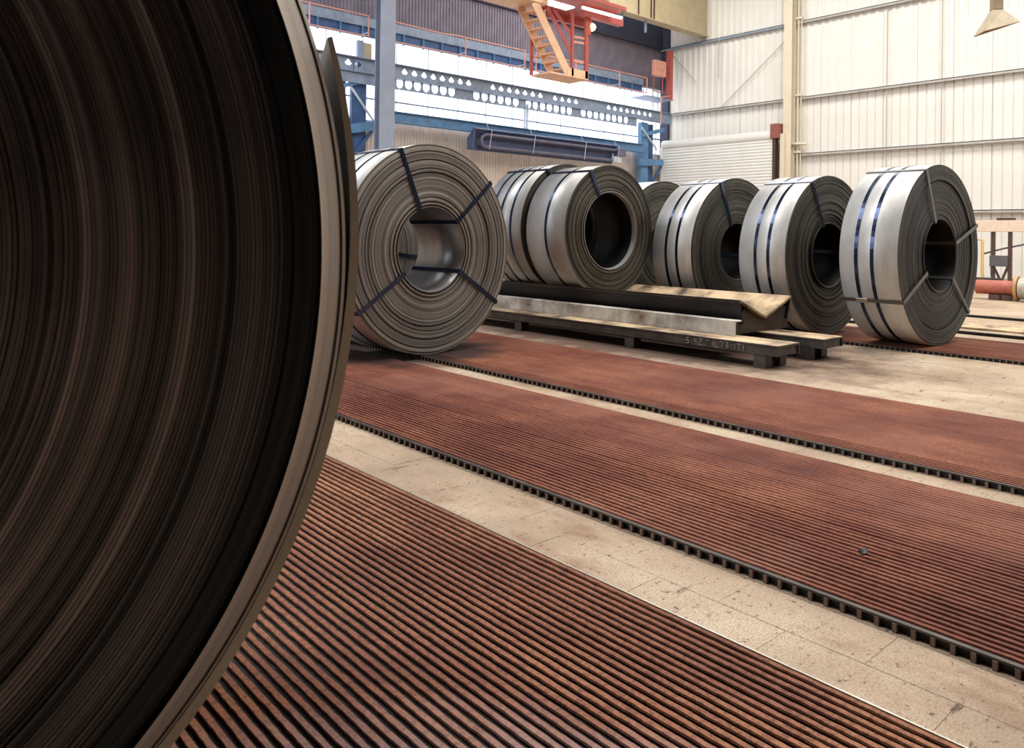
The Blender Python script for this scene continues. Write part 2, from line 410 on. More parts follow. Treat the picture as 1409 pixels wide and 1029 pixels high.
for k, (x0, x1) in enumerate(MAT):
    y0, y1 = -1.2, 13.0
    root = thing('floor_mat', mat_labels[k], 'floor mat', (x0, 0, 0), 0, 'ribbed steel floor mats')
    n = int((x1 - x0) / PITCH)
    step = (x1 - x0 - BW) / (n - 1)
    if k < 2:
        for i in range(1, n):
            if proto is None: proto = bar_mesh(y0 - 0.5, y1 + 0.5, 700, 0.0011).build('bar', 'rust_worn', root)
            o = proto if (k == 0 and i == 1) else share(proto, root, name='bar')
            if k == 1:
                if i == 1: me1 = proto.data.copy(); me1.materials[0] = MATS['rust']
                o.data = me1
            o.location = (BW / 2 + step * i, rnd.uniform(-0.45, 0.45), rnd.uniform(-0.0012, 0.0004))
            o.rotation_euler = (0, 0, rnd.uniform(-0.00012, 0.00012))
    else:
        b = MB()
        for i in range(1, n):
            q = bar_mesh(y0, y1); dx = BW / 2 + step * i
            b.add([(v[0] + dx, v[1], v[2]) for v in q.v], q.f)
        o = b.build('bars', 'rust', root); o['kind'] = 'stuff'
    # cross bars that carry the ribs; their ends show as teeth along the near edge
    cp = 0.045
    ny = int((y1 - y0) / cp)
    if k == 1:
        cb = None
        for i in range(290):
            yy = -0.4 + cp * i
            if yy > y1 - 0.05: break
            if cb is None: cb = MB().box(0.013, x1 - x0 - 0.002, -0.006, 0.006, 0.0005, 0.010).box(0.001, 0.013, -0.0055, 0.0055, 0.0005, 0.0235, 1).build('cross_bar', ['black_steel', 'tooth'], root)
            o = cb if i == 0 else share(cb, root, name='cross_bar')
            o.location = (rnd.uniform(-0.005, -0.002), yy, 0)
    else:
        b = MB()
        for i in range(ny):
            yc = y0 + cp * i
            b.box(0.013, x1 - x0 - 0.002, yc - 0.006, yc + 0.006, 0.0005, 0.010).box(rnd.uniform(-0.003, 0.0), 0.013, yc - 0.0055, yc + 0.0055, 0.0005, 0.0235, 1)
        o = b.build('cross_bars', ['black_steel', 'tooth'], root); o['kind'] = 'stuff'
    wd = x1 - x0
    MB().box(0.0, 0.0155, y0, y1, 0.0235, MZ - 0.0005).build('edge_rail', 'dark_steel', root)
    if k == 0: MB().box(0.015, wd - 0.002, y0, y1, 0.0003, 0.0205).build('dirt_shade_bed', 'black_steel', root)  # black bed stands in for the deep shade between the bars
    elif k == 1: MB().prism([(0.16, 0.0003), (wd - 0.004, 0.0003), (wd - 0.004, MZ - 0.002), (0.70, MZ - 0.003), (0.40, 0.020), (0.16, 0.016)], 1, y0, y1).build('dirt_shade_bed', 'rust', root)
    else: MB().prism([(0.06, 0.0003), (wd - 0.004, 0.0003), (wd - 0.004, MZ - 0.001), (0.16, MZ - 0.0012), (0.06, 0.012)], 1, y0, y1).build('dirt_shade_bed', 'rust', root)
    if k: MB().box(0.014, 0.42 if k == 1 else 0.08, y0, y1, 0.0001, 0.0212).build('slot_shade', 'black_steel', root)  # black fill painting the shade in the tooth holes and near slots
    if k == 0:
        MB().box(x1 - x0 + 0.001, x1 - x0 + 0.006, y0, y1, 0.0, MZ + 0.002).build('edge_strip', 'seal', root)['label'] = 'bright worn steel edge strip'

# ------------------------------------------------------------------ coils
def ring_profile(r0, r1, n, amp, deep, seed, groove=0.10, cuts=()):
    """face profile of a wound coil: (radius, setback) steps of single wraps and small groups of wraps"""
    R = random.Random(seed); pts = []; base = 0.0
    dr = (r1 - r0) / n
    for i in range(n):
        if R.random() < 0.10: base = R.uniform(-amp, amp) * 0.9
        d = base + R.uniform(-amp, amp) * 0.5
        if R.random() < groove: d += deep * R.uniform(0.5, 1.0)
        a = r0 + dr * i
        for c0, c1, dd in cuts:
            if c0 <= a < c1: d += dd
        pts += [(a + dr * 0.06, d), (a + dr * 0.90, d + R.uniform(-0.2, 0.2) * amp), (a + dr * 0.94, d + amp * 1.2)]
    return pts
def lathe_coil(prof_front, prof_back, r0, r1, w, seg, rim=0.002):
    """front profile (r, setback from y=0), back plain at y=w; slot 0 wound edges, slot 1 sheet surface"""
    b = MB()
    loop = [(r0, 0.004)] + prof_front + [(r1, rim)]
    back = [(r1, w)] + [(r, w - d) for r, d in prof_back] + [(r0, w)]
    allp = loop + back; nl = len(loop); n = len(allp)
    vs = []
    for k in range(seg):
        a = 2 * pi * k / seg; ca, sa = cos(a), sin(a)
        vs += [(r * ca, y, r * sa) for r, y in allp]
    k0 = len(b.v); b.v += vs
    for k in range(seg):
        k2 = (k + 1) % seg
        for j in range(n):
            j2 = (j + 1) % n
            b.f.append((k * n + j, k * n + j2, k2 * n + j2, k2 * n + j))
            b.mi.append(1 if j == nl - 1 else 2 if j == n - 1 else 0)
            b.sm.append(j in (nl - 1, n - 1))
    return b
def eye_strap(R, ri, w, th, wid=0.034, t=0.004, flat=0.004):
    """a strap passed through the bore and round the outside at angle th (local x,z), as a closed band"""
    b = MB(); u = Vector((cos(th), 0, sin(th))); v = Vector((-sin(th), 0, cos(th))); Y = Vector((0, 1, 0))
    a0, a1, y0, y1 = ri - 0.002, R + flat, -flat - 0.004, w + 0.006
    outer = [(a0 - t, y0 - t), (a1 + t, y0 - t), (a1 + t, y1 + t), (a0 - t, y1 + t)]
    inner = [(a0, y0), (a1, y0), (a1, y1), (a0, y1)]
    vs = []
    for sgn in (-1, 1):
        for lp in (outer, inner):
            vs += [u * a + Y * y + v * (sgn * wid / 2) for a, y in lp]
    fs = []
    for k in range(4):
        n = (k + 1) % 4
        fs += [(k, n, 8 + n, 8 + k), (4 + k, 12 + k, 12 + n, 4 + n), (k, 4 + k, 4 + n, n), (8 + k, 8 + n, 12 + n, 12 + k)]
    b.add(vs, fs); return b
def hoop(R, y, wid=0.032, t=0.003, seg=96):
    b = MB(); vs = []; fs = []
    for k in range(seg):
        a = 2 * pi * k / seg
        for r, yy in ((R + 0.0005, y - wid / 2), (R + t, y - wid / 2), (R + t, y + wid / 2), (R + 0.0005, y + wid / 2)):
            vs.append((r * cos(a), yy, r * sin(a)))
    for k in range(seg):
        for j in range(4):
            a, c = k * 4, ((k + 1) % seg) * 4
            fs.append((a + j, a + (j + 1) % 4, c + (j + 1) % 4, c + j))
    b.add(vs, fs, 0, False)
    return b

def coil(label, loc, h, R, ri, w, edge, sheet='sheet', nring=46, amp=0.0022, deep=0.007, seed=1, seg=128, hoops=(), eyes=(), strap='strap', eye_mat=None, bore='bore_shade', cuts=(), group='strapped steel coils'):
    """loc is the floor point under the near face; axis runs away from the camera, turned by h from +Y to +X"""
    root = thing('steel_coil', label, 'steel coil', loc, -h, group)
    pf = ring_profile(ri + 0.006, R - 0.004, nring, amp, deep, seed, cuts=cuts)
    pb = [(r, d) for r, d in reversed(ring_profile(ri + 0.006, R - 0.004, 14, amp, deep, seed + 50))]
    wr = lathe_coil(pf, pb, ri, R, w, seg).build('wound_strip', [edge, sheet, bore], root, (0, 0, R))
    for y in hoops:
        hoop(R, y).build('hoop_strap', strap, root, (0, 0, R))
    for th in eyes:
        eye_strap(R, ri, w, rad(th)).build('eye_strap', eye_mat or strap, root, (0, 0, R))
    return root

# foreground coil, close to the camera
def degs(a): return a * 180 / pi
def big_coil():
    R, ri, w, h, RO = 0.949, 0.33, 1.0, 0.423, 0.964
    root = thing('steel_coil', 'huge dark steel coil close up at left, cut by the picture edge', 'steel coil', (-0.358, 1.276, 0), -h)
    rr = random.Random(21); pts = []
    # (from radius, to radius, wraps, amplitude, deep grooves)
    r = ri + 0.01
    groups = []
    while r < 0.865:
        g = rr.uniform(0.012, 0.045); groups.append((r, min(r + g, 0.868))); r += g
    for a, c in groups:
        base = rr.choice((0.0, 0.002, 0.005, 0.010, 0.018, 0.026)) + rr.uniform(0, 0.003)
        n = max(3, int((c - a) / 0.0042)); d = (c - a) / n
        tilt = rr.uniform(-0.012, 0.012)
        for i in range(n):
            s = base + tilt * i / n + rr.uniform(-0.0016, 0.0016)
            x = a + d * i
            pts += [(x + d * 0.08, s), (x + d * 0.86, s + rr.uniform(-0.0006, 0.0006)), (x + d * 0.93, s + 0.0012)]
        if rr.random() < 0.6: pts += [(c - 0.002, base + 0.016), (c, base + 0.016)]
    # a recessed group, then the outer wraps that step back towards the rim
    a = 0.870
    for i in range(10):
        x = a + 0.0045 * i; pts += [(x, 0.020 + 0.001 * (i % 3)), (x + 0.004, 0.020 + 0.001 * (i % 2))]
    prev = 0.0
    for i in range(8):
        x = 0.9155 + 0.0041 * i; s = 0.0 + 0.0046 * i + (0.006 if i == 6 else 0)
        pts += [(x, s), (x + 0.0037, s + 0.0040)]
    b = lathe_coil(pts, [(0.9, 0.004), (0.6, 0.01)], ri, R, w, 320, 0.040)
    b.v = [(x, y if y > 0.5 else y, z) for x, y, z in b.v]
    for i, f in enumerate(b.f):
        if b.mi[i] == 0 and min(sqrt(b.v[q][0] ** 2 + b.v[q][2] ** 2) for q in f) > 0.9145 and b.v[f[0]][1] < 0.2: b.mi[i] = 3
        elif b.mi[i] == 0 and min(sqrt(b.v[q][0] ** 2 + b.v[q][2] ** 2) for q in f) > 0.8665 and b.v[f[0]][1] < 0.2: b.mi[i] = 4
    b.build('wound_strip', ['fg_edge', 'sheet_dull', 'bore_shade', 'fg_rim_lit', 'fg_recess'], root, (0, 0, RO))
    # loose tail of the outermost wrap, sprung away from the coil and cut off at a slant
    t = MB(); n = 110; vs = []; fs = []
    for k in range(n + 1):
        f = k / n; ang = rad(-235 + 252.5 * f)
        lift = max(0.0, (degs(ang) + 12) / 29.5) ** 1.5
        r_in = R + 0.001 + 0.016 * lift
        y0, y1 = 0.036 + 0.004 * sin(9 * f), w - 0.03
        thk = 0.013 - 0.006 * lift
        for rr_, yy in ((r_in, y0), (r_in + thk, y0), (r_in + thk, y1), (r_in, y1)):
            vs.append((rr_ * cos(ang), yy, rr_ * sin(ang)))
    for k in range(n):
        for j in range(4): fs.append((k * 4 + j, k * 4 + (j + 1) % 4, k * 4 + 4 + (j + 1) % 4, k * 4 + 4 + j))
    fs += [(0, 1, 2, 3), tuple(n * 4 + q for q in (3, 2, 1, 0))]
    t.add(vs, fs)
    t.build('loose_tail', 'tail', root, (0, 0, RO))['label'] = 'sprung loose end of the outer wraps'
big_coil()

coil('brown grey steel coil with four dark straps on its face, left of the cradle', (3.593, 4.978, MZ), -0.056, 0.826, 0.329, 0.60, 'c1_edge', 'sheet', 100, 0.0016, 0.006, 3, 160,
     hoops=(0.20, 0.40), eyes=(113, 42, 214, -33), bore='bore_bright', cuts=((0.338, 0.352, 0.022), (0.366, 0.380, 0.020), (0.40, 0.41, 0.01), (0.595, 0.611, 0.026), (0.611, 0.80, -0.006), (0.628, 0.640, 0.020), (0.70, 0.706, 0.012), (0.765, 0.775, 0.012)))
coil('grey steel coil hidden behind the brown coil, seen through its bore', (3.56, 6.0, MZ), -0.02, 0.80, 0.31, 0.55, 'c1_edge', 'sheet', 60, 0.002, 0.006, 33, 96, eyes=(180, -7))
VC = 6.03                                  # middle of the cradle's trough
CZ = 1.027                                 # height of the axis of the coils lying in it
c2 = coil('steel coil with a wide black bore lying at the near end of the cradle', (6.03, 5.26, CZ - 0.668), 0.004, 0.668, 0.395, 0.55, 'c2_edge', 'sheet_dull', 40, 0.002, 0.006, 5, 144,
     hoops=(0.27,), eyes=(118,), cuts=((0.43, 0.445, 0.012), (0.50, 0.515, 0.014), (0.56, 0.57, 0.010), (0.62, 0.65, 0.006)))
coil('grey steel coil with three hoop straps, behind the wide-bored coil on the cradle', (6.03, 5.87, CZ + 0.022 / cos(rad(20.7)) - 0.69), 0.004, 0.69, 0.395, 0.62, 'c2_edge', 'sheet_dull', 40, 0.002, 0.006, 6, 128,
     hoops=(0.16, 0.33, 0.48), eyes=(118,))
coil('mostly hidden steel coil between the cradle and the coil with the green mark', (7.56, 5.73, MZ), 0.03, 0.80, 0.31, 0.5, 'row_edge', 'sheet', 42, 0.002, 0.006, 8, 128, eyes=(150,))
b = MB(); seg = 96; vs = []  # ring added to show a bright lip round the wide bore
for k in range(seg):
    a = 2 * pi * k / seg
    vs += [(r * cos(a), y, r * sin(a)) for r, y in ((0.4005, -0.004), (0.3945, -0.004), (0.386, 0.045), (0.390, 0.047))]
b.add(vs, [(k * 4 + j, k * 4 + (j + 1) % 4, ((k + 1) % seg) * 4 + (j + 1) % 4, ((k + 1) % seg) * 4 + j) for k in range(seg) for j in range(4)], 0, False)
b.build('added_bore_lip_ring', 'sheet_dull', c2, (0, 0, 0.668))['label'] = 'pale steel ring added for the bright lip of the bore'
c4 = coil('steel coil with a small green mark on its face, third from the right', (7.40, 4.65, MZ), 0.05, 0.790, 0.30, 0.51, 'row_edge', 'sheet', 60, 0.0024, 0.006, 9, 128,
     hoops=(0.19, 0.33), eyes=(113, -10))
coil('second steel coil from the right, with nested dark rings round its bore', (7.415, 3.627, MZ), 0.057, 0.781, 0.309, 0.50, 'row_edge', 'sheet', 56, 0.0026, 0.008, 10, 128,
     hoops=(0.18, 0.32), eyes=(116, 5), cuts=((0.32, 0.34, 0.03), (0.34, 0.37, 0.022), (0.37, 0.40, 0.014), (0.43, 0.445, 0.016), (0.50, 0.508, 0.012)))
c6 = coil('rightmost steel coil, black faced with four pale straps over its edge', (7.484, 2.639, MZ), 0.058, 0.809, 0.319, 0.51, 'c6_edge', 'sheet', 52, 0.002, 0.005, 11, 144,
     hoops=(0.22, 0.36), eyes=(113, 20, 209, -42), eye_mat='strap_sheen', cuts=((0.33, 0.655, 0.010), (0.655, 0.672, 0.022)))
# seal clip where two straps cross on the rightmost coil
th = rad(209); b = MB()
u = Vector((cos(th), 0, sin(th))); v = Vector((-sin(th), 0, cos(th)))
b.bar(u * 0.818 + Vector((0, 0.30, 0)), u * 0.818 + Vector((0, 0.40, 0)), 0.042, 0.012, u)
b.build('strap_seal', 'seal', c6, (0, 0, 0.809), 0.002)['label'] = 'pale crimped strap seal'
# green mark
b = MB()
for p, q in (((-0.03, 0.05), (-0.035, 0.0)), ((-0.035, 0.0), (0.03, 0.005)), ((0.012, 0.045), (0.005, -0.05)), ((-0.03, 0.05), (-0.01, 0.045))):
    b.bar((-0.22 + p[0], -0.004, 0.443 + p[1]), (-0.22 + q[0], -0.004, 0.443 + q[1]), 0.004, 0.014, (1, 0, 0) if abs(p[0] - q[0]) < abs(p[1] - q[1]) else (0, 0, 1))
b.build('painted_mark', 'green_paint', c4, (0, 0, 0.790))['label'] = 'green painted mark'

# ------------------------------------------------------------------ coil cradle
cr = thing('coil_cradle', 'low steel cradle with a V trough on two long beams, carrying coils', 'cradle', (5.27, 2.965, 0))
def cb(x): return x - 5.27
def cy_(y): return y - 2.965
Yn, Yf = 3.50, 8.6
phi = rad(20.7); hw = 0.41; apex = CZ - 0.668 / cos(phi) - 0.002; top = apex + hw * math.tan(phi); th_ = 0.022
for sgn in (-1, 1):
    a = (cb(VC), apex); c = (cb(VC) + sgn * hw, top)
    nx, nz = sgn * sin(phi) * th_, -cos(phi) * th_
    poly = [a, c, (c[0] + nx, c[1] + nz), (a[0], a[1] - th_ / cos(phi))]
    b = MB().prism(poly, 1, cy_(Yn), cy_(Yf)); b.build('trough_plate', 'scaled_top', cr, None, 0.003)
# dark side web of the trough, and its lip
b = MB().prism([(cb(VC) - hw, top), (cb(VC) - hw - 0.012, top - 0.002), (cb(VC) - hw + 0.05, apex - 0.045), (cb(VC) - hw + 0.07, apex - 0.045)], 1, cy_(Yn) + 0.005, cy_(Yf))
b.build('trough_web', 'black_steel', cr)
b = MB().prism([(cb(VC) + hw, top), (cb(VC) + hw + 0.012, top - 0.002), (cb(VC) + hw - 0.05, apex - 0.045), (cb(VC) + hw - 0.07, apex - 0.045)], 1, cy_(Yn) + 0.005, cy_(Yf))
b.build('trough_web', 'black_steel', cr)
MB().box(cb(5.50), cb(5.515), cy_(3.47), cy_(Yf), 0.182, 0.306).box(cb(5.515), cb(5.60), cy_(3.47), cy_(Yf), 0.293, 0.306).build('side_plate', 'grey_plate', cr, None, 0.003)
for yy in (3.53, 5.2, 6.9, 8.4):
    poly = [(cb(5.53), 0.18), (cb(6.44), 0.18), (cb(6.44), 0.36), (cb(6.36), top - 0.085), (cb(VC + 0.03), apex - 0.026), (cb(VC - 0.03), apex - 0.026), (cb(5.72), top - 0.085), (cb(5.66), 0.292), (cb(5.53), 0.292)]
    MB().prism(poly, 1, cy_(yy), cy_(yy) + 0.05).build('saddle', 'dark_steel', cr)
for x0, x1, y0, z0, z1 in ((5.27, 5.60, 2.965, 0.10, 0.18), (5.93, 6.26, 2.94, 0.10, 0.178)):
    b = MB().box(cb(x0), cb(x1), cy_(y0), cy_(8.7), z1 - 0.014, z1)
    b.box(cb(x0) + 0.004, cb(x0) + 0.02, cy_(y0) + 0.002, cy_(8.7), z0, z1 - 0.014).box(cb(x1) - 0.02, cb(x1) - 0.004, cy_(y0) + 0.002, cy_(8.7), z0, z1 - 0.014)
    b.box(cb(x0) + 0.02, cb(x1) - 0.02, cy_(y0) + 0.015, cy_(y0) + 0.03, z0, z1 - 0.014)
    bo = b.build('beam', ['dark_steel'], cr, None, 0.002)
    MB().box(cb(x0) + 0.006, cb(x1) - 0.006, cy_(y0) + 0.004, cy_(8.69), z1, z1 + 0.002).build('dust_layer', 'scaled_top', bo)
    for yy in (3.07, 4.33, 5.78, 7.2):
        MB().box(cb(x0) + 0.01, cb(x0) + 0.11, cy_(yy), cy_(yy) + 0.10, 0, z0).build('foot', 'dark_steel', cr, None, 0.003)
        if yy < 4: MB().box(cb(x1) - 0.11, cb(x1) - 0.01, cy_(yy), cy_(yy) + 0.10, 0, z0).build('foot', 'dark_steel', cr, None, 0.003)
# chalk writing on the near face of the front beam
def strokes(b, glyph, y, z, s):
    for line in glyph:
        for (a0, b0), (a1, b1) in zip(line, line[1:]):
            b.bar((-0.0015 + 0.004, y - a0 * s, z + b0 * s * 1.1), (-0.0015 + 0.004, y - a1 * s, z + b1 * s * 1.1), 0.0015, 0.006, (1, 0, 0))
G = {'S': [[(0.8, 1), (0.2, 1), (0.1, 0.6), (0.7, 0.45), (0.7, 0.1), (0.0, 0.0)]], ':': [[(0.2, 0.7), (0.25, 0.6)], [(0.2, 0.3), (0.25, 0.2)]],
     '9': [[(0.7, 0.9), (0.2, 0.95), (0.15, 0.55), (0.65, 0.55), (0.7, 0.9), (0.6, 0)]], 'Z': [[(0, 1), (0.8, 1), (0, 0), (0.9, 0)]],
     '-': [[(0, 0.9), (0.5, 0.9)]], '1': [[(0.3, 0), (0.3, 1)]], 'L': [[(0.1, 1), (0.1, 0), (0.8, 0)]], '7': [[(0, 1), (0.8, 1), (0.4, 0)]],
     '3': [[(0.1, 1), (0.7, 1), (0.35, 0.55), (0.75, 0.3), (0.1, 0)]], 'T': [[(0, 1), (0.9, 1)], [(0.45, 1), (0.45, 0)]], '.': [[(0.2, 0.1), (0.35, 0.05)]]}
b = MB(); yy = cy_(3.78)
for ch in 'S:9Z.-1L73:1T1':
    strokes(b, G[ch], yy, 0.115, 0.042); yy -= 0.046 if ch not in ':.1' else 0.03
b.build('chalk_writing', 'chalk', cr, (0, 0, 0))['label'] = 'white chalk writing'

# ------------------------------------------------------------------ white side wall (right)
wr = struct('wall_right', (XW, 0, 0))
def corrugated(length, z0, z1, pitch, depth, flat=0.55):
    """sheet in the local y-z plane, ribs standing towards -x"""
    b = MB(); ys = [0.0]; xs = [0.0]
    n = max(1, int(round(length / pitch))); p = length / n
    pts = []
    for k in range(n):
        y = k * p
        pts += [(0, y), (0, y + p * flat), (-depth, y + p * (flat + (0.94 - flat) * 0.3)), (-depth, y + p * 0.94)]
    pts.append((0, length))
    vs = [(x, y, z) for z in (z0, z1) for x, y in pts]; m_ = len(pts)
    b.add(vs, [(k, k + 1, m_ + k + 1, m_ + k) for k in range(m_ - 1)])
    return b
ysheet = -6.0; sheet_o = None; sheet_u = None
k = 0
while ysheet < YB - 0.01:
    L = 0.9
    if ysheet < 11.0 or True:
        if sheet_o is None:
            sheet_o = corrugated(L - 0.006, 0.0, 5.10, 0.2, -0.028, 0.84).build('cladding_sheet', 'white_sheet', wr)
            sheet_u = corrugated(L - 0.006, 5.10, 11.0, 0.225, 0.034, 0.45).build('cladding_sheet', 'white_sheet', wr)
            sheet_o.location = (0, ysheet, 0); sheet_u.location = (0, ysheet, 0)
        else:
            share(sheet_o, wr, (rnd.uniform(-0.004, 0.0), ysheet, 0)); share(sheet_u, wr, (rnd.uniform(-0.004, 0.0), ysheet, 0))
    ysheet += L
MB().box(0.04, 0.10, -6, 17.2, 0, 11).build('backing', 'white_sheet', wr)
for z in (1.70, 3.45, 5.14, 7.42, 9.4):
    for y0, y1, mm in ((-6.0, 11.80, 'girt_grey'), (12.10, YB, 'girt_blue' if z > 7 else 'girt_grey')):
        if z < 4 and y1 > 13: continue
        MB().box(-0.16, -0.03, y0, y1, z - 0.015, z + 0.005).box(-0.16, -0.145, y0, y1, z - 0.07, z + 0.005).build('girt', mm, wr)
for y, zs in ((9.15, ((1.7, 3.45), (3.45, 5.14), (5.14, 7.42))), (7.75, ((1.7, 3.45), (3.45, 5.14), (5.14, 7.42))), (4.9, ((1.7, 3.45), (3.45, 5.14), (5.14, 7.42)))):
    for z0, z1 in zs: MB().tube([(-0.10, y, z0), (-0.10, y, z1)], 0.012, 6).build('sag_rod', 'girt_grey', wr)
MB().tube([(-0.12, 12.15, 6.95), (-0.12, 14.6, 5.0)], 0.014, 6).build('brace_rod', 'girt_grey', wr)
MB().tube([(-0.12, 16.5, 7.30), (-0.12, 15.4, 6.1)], 0.014, 6).build('brace_rod', 'girt_grey', wr)
MB().tube([(-0.16, 14.5, 7.42), (-0.16, 14.5, 6.1)], 0.012, 6).build('hanging_rod', 'girt_grey', wr)
# cream stanchion with pipes on the white wall
b = MB().box(-0.42, -0.40, 11.80, 12.06, 0, 11).box(-0.20, -0.18, 11.80, 12.06, 0, 11).box(-0.40, -0.20, 11.92, 11.94, 0, 11)
st = b.build('stanchion', 'cream_paint', wr)
for dy, r in ((11.72, 0.028), (11.62, 0.018)):
    MB().tube([(-0.18, dy, 0.0), (-0.18, dy, 11.0)], r, 8).build('pipe', 'cream_paint', wr)
b = MB()
for z in (3.5, 3.75, 5.2, 7.5): b.box(-0.24, -0.14, 11.58, 11.80, z - 0.03, z + 0.03)
b.build('pipe_clip', 'cream_paint', wr)
MB().tube([(-0.24, 11.95, 3.75), (-0.30, 11.60, 3.73), (-0.30, 11.35, 3.70)], 0.04, 8).build('pipe_elbow', 'cream_paint', wr)
MB().box(-0.12, 0.0, 16.55, YB - 0.02, 3.2, 11).build('corner_post', 'back_dark', wr)

# roller door in front of the wall
dr = struct('door_1', (XW - 0.5, 0, 0))
b = MB(); z = 0.0; DY0, DY1 = 12.32, 16.45
pts = []
while z < 3.9:
    pts += [(0.0, z), (-0.012, z + 0.018), (-0.016, z + 0.045), (-0.012, z + 0.072), (0.0, z + 0.09)]; z += 0.095
m_ = len(pts)
b.add([(x, y, zz) for y in (DY0, DY1) for x, zz in pts], [(k, k + 1, m_ + k + 1, m_ + k) for k in range(m_ - 1)], 0, True)
cu = b.build('curtain', 'door_white', dr)
MB().tube([(0.12, DY0 - 0.02, 4.02), (0.12, DY1 + 0.05, 4.02)], 0.18, 20).build('drum_box', 'door_white', dr)
MB().box(-0.06, 0.10, DY0 - 0.10, DY0, 0, 3.95).build('guide_rail', 'machine_brown', dr)
MB().box(-0.06, 0.10, DY1, DY1 + 0.08, 0, 3.95).build('guide_rail', 'door_white', dr)
MB().box(-0.10, 0.25, DY0 - 0.22, DY0 + 0.06, 3.92, 4.36).build('motor_box', 'red_brown', dr, None, 0.01)
MB().box(-0.02, 0.10, DY0 - 0.36, DY0 - 0.22, 0, 4.05).build('drive_shaft_guard', 'cream_paint', dr, None, 0.01)

# ------------------------------------------------------------------ back wall with its window band
wbk = struct('wall_back', (0, YB, 0))
def back_sheets(z0, z1, x0, x1, mm, pitch, depth, y=0.0):
    first = None; x = x0
    while x < x1 - 0.05:
        if first is None:
            q = corrugated(0.996, z0, z1, pitch, depth)
            q.v = [(yy, xx, zz) for xx, yy, zz in q.v]
            first = q.build('cladding_sheet', mm, wbk, (x, y, 0))
        else: share(first, wbk, (x, y + rnd.uniform(-0.004, 0), 0))
        x += 1.0
back_sheets(0.0, 3.72, -2.0, 21.99, 'back_beige', 0.1, 0.02)
back_sheets(6.05, 7.42, -2.0, 21.99, 'back_purple', 0.1, 0.025)
MB().box(-12, 22, 0.03, 0.12, 0, 3.72).box(-12, 22, 0.03, 0.12, 6.05, 11).box(-12, 5.0, 0.03, 0.12, 3.72, 6.05).box(-2, 22, -0.10, 0.03, 7.42, 11).build('upper_wall', 'back_dark', wbk)
wn = struct('window_1', (0, YB, 0))
MB().box(5, 22, -0.02, 0.0, 4.27, 4.31).build('glazing_bar', 'girder_blue', wn)
b = MB()
for x in range(5, 22): b.box(x - 0.008, x + 0.008, 0.0, 0.05, 3.72, 6.05)
b.box(5, 22, 0.0, 0.05, 3.72, 3.76).box(5, 22, 0.0, 0.05, 6.0, 6.05).box(5, 22, 0.0, 0.05, 5.2, 5.23)
b.build('window_frame', 'pale_rod', wn)
pn = None
for x in range(5, 22):
    if pn is None: pn = MB().box(0.02, 0.98, 0.02, 0.026, 3.76, 6.0).build('pane', 'glass', wn, (x, 0, 0))
    else: share(pn, wn, (x, 0, 0))

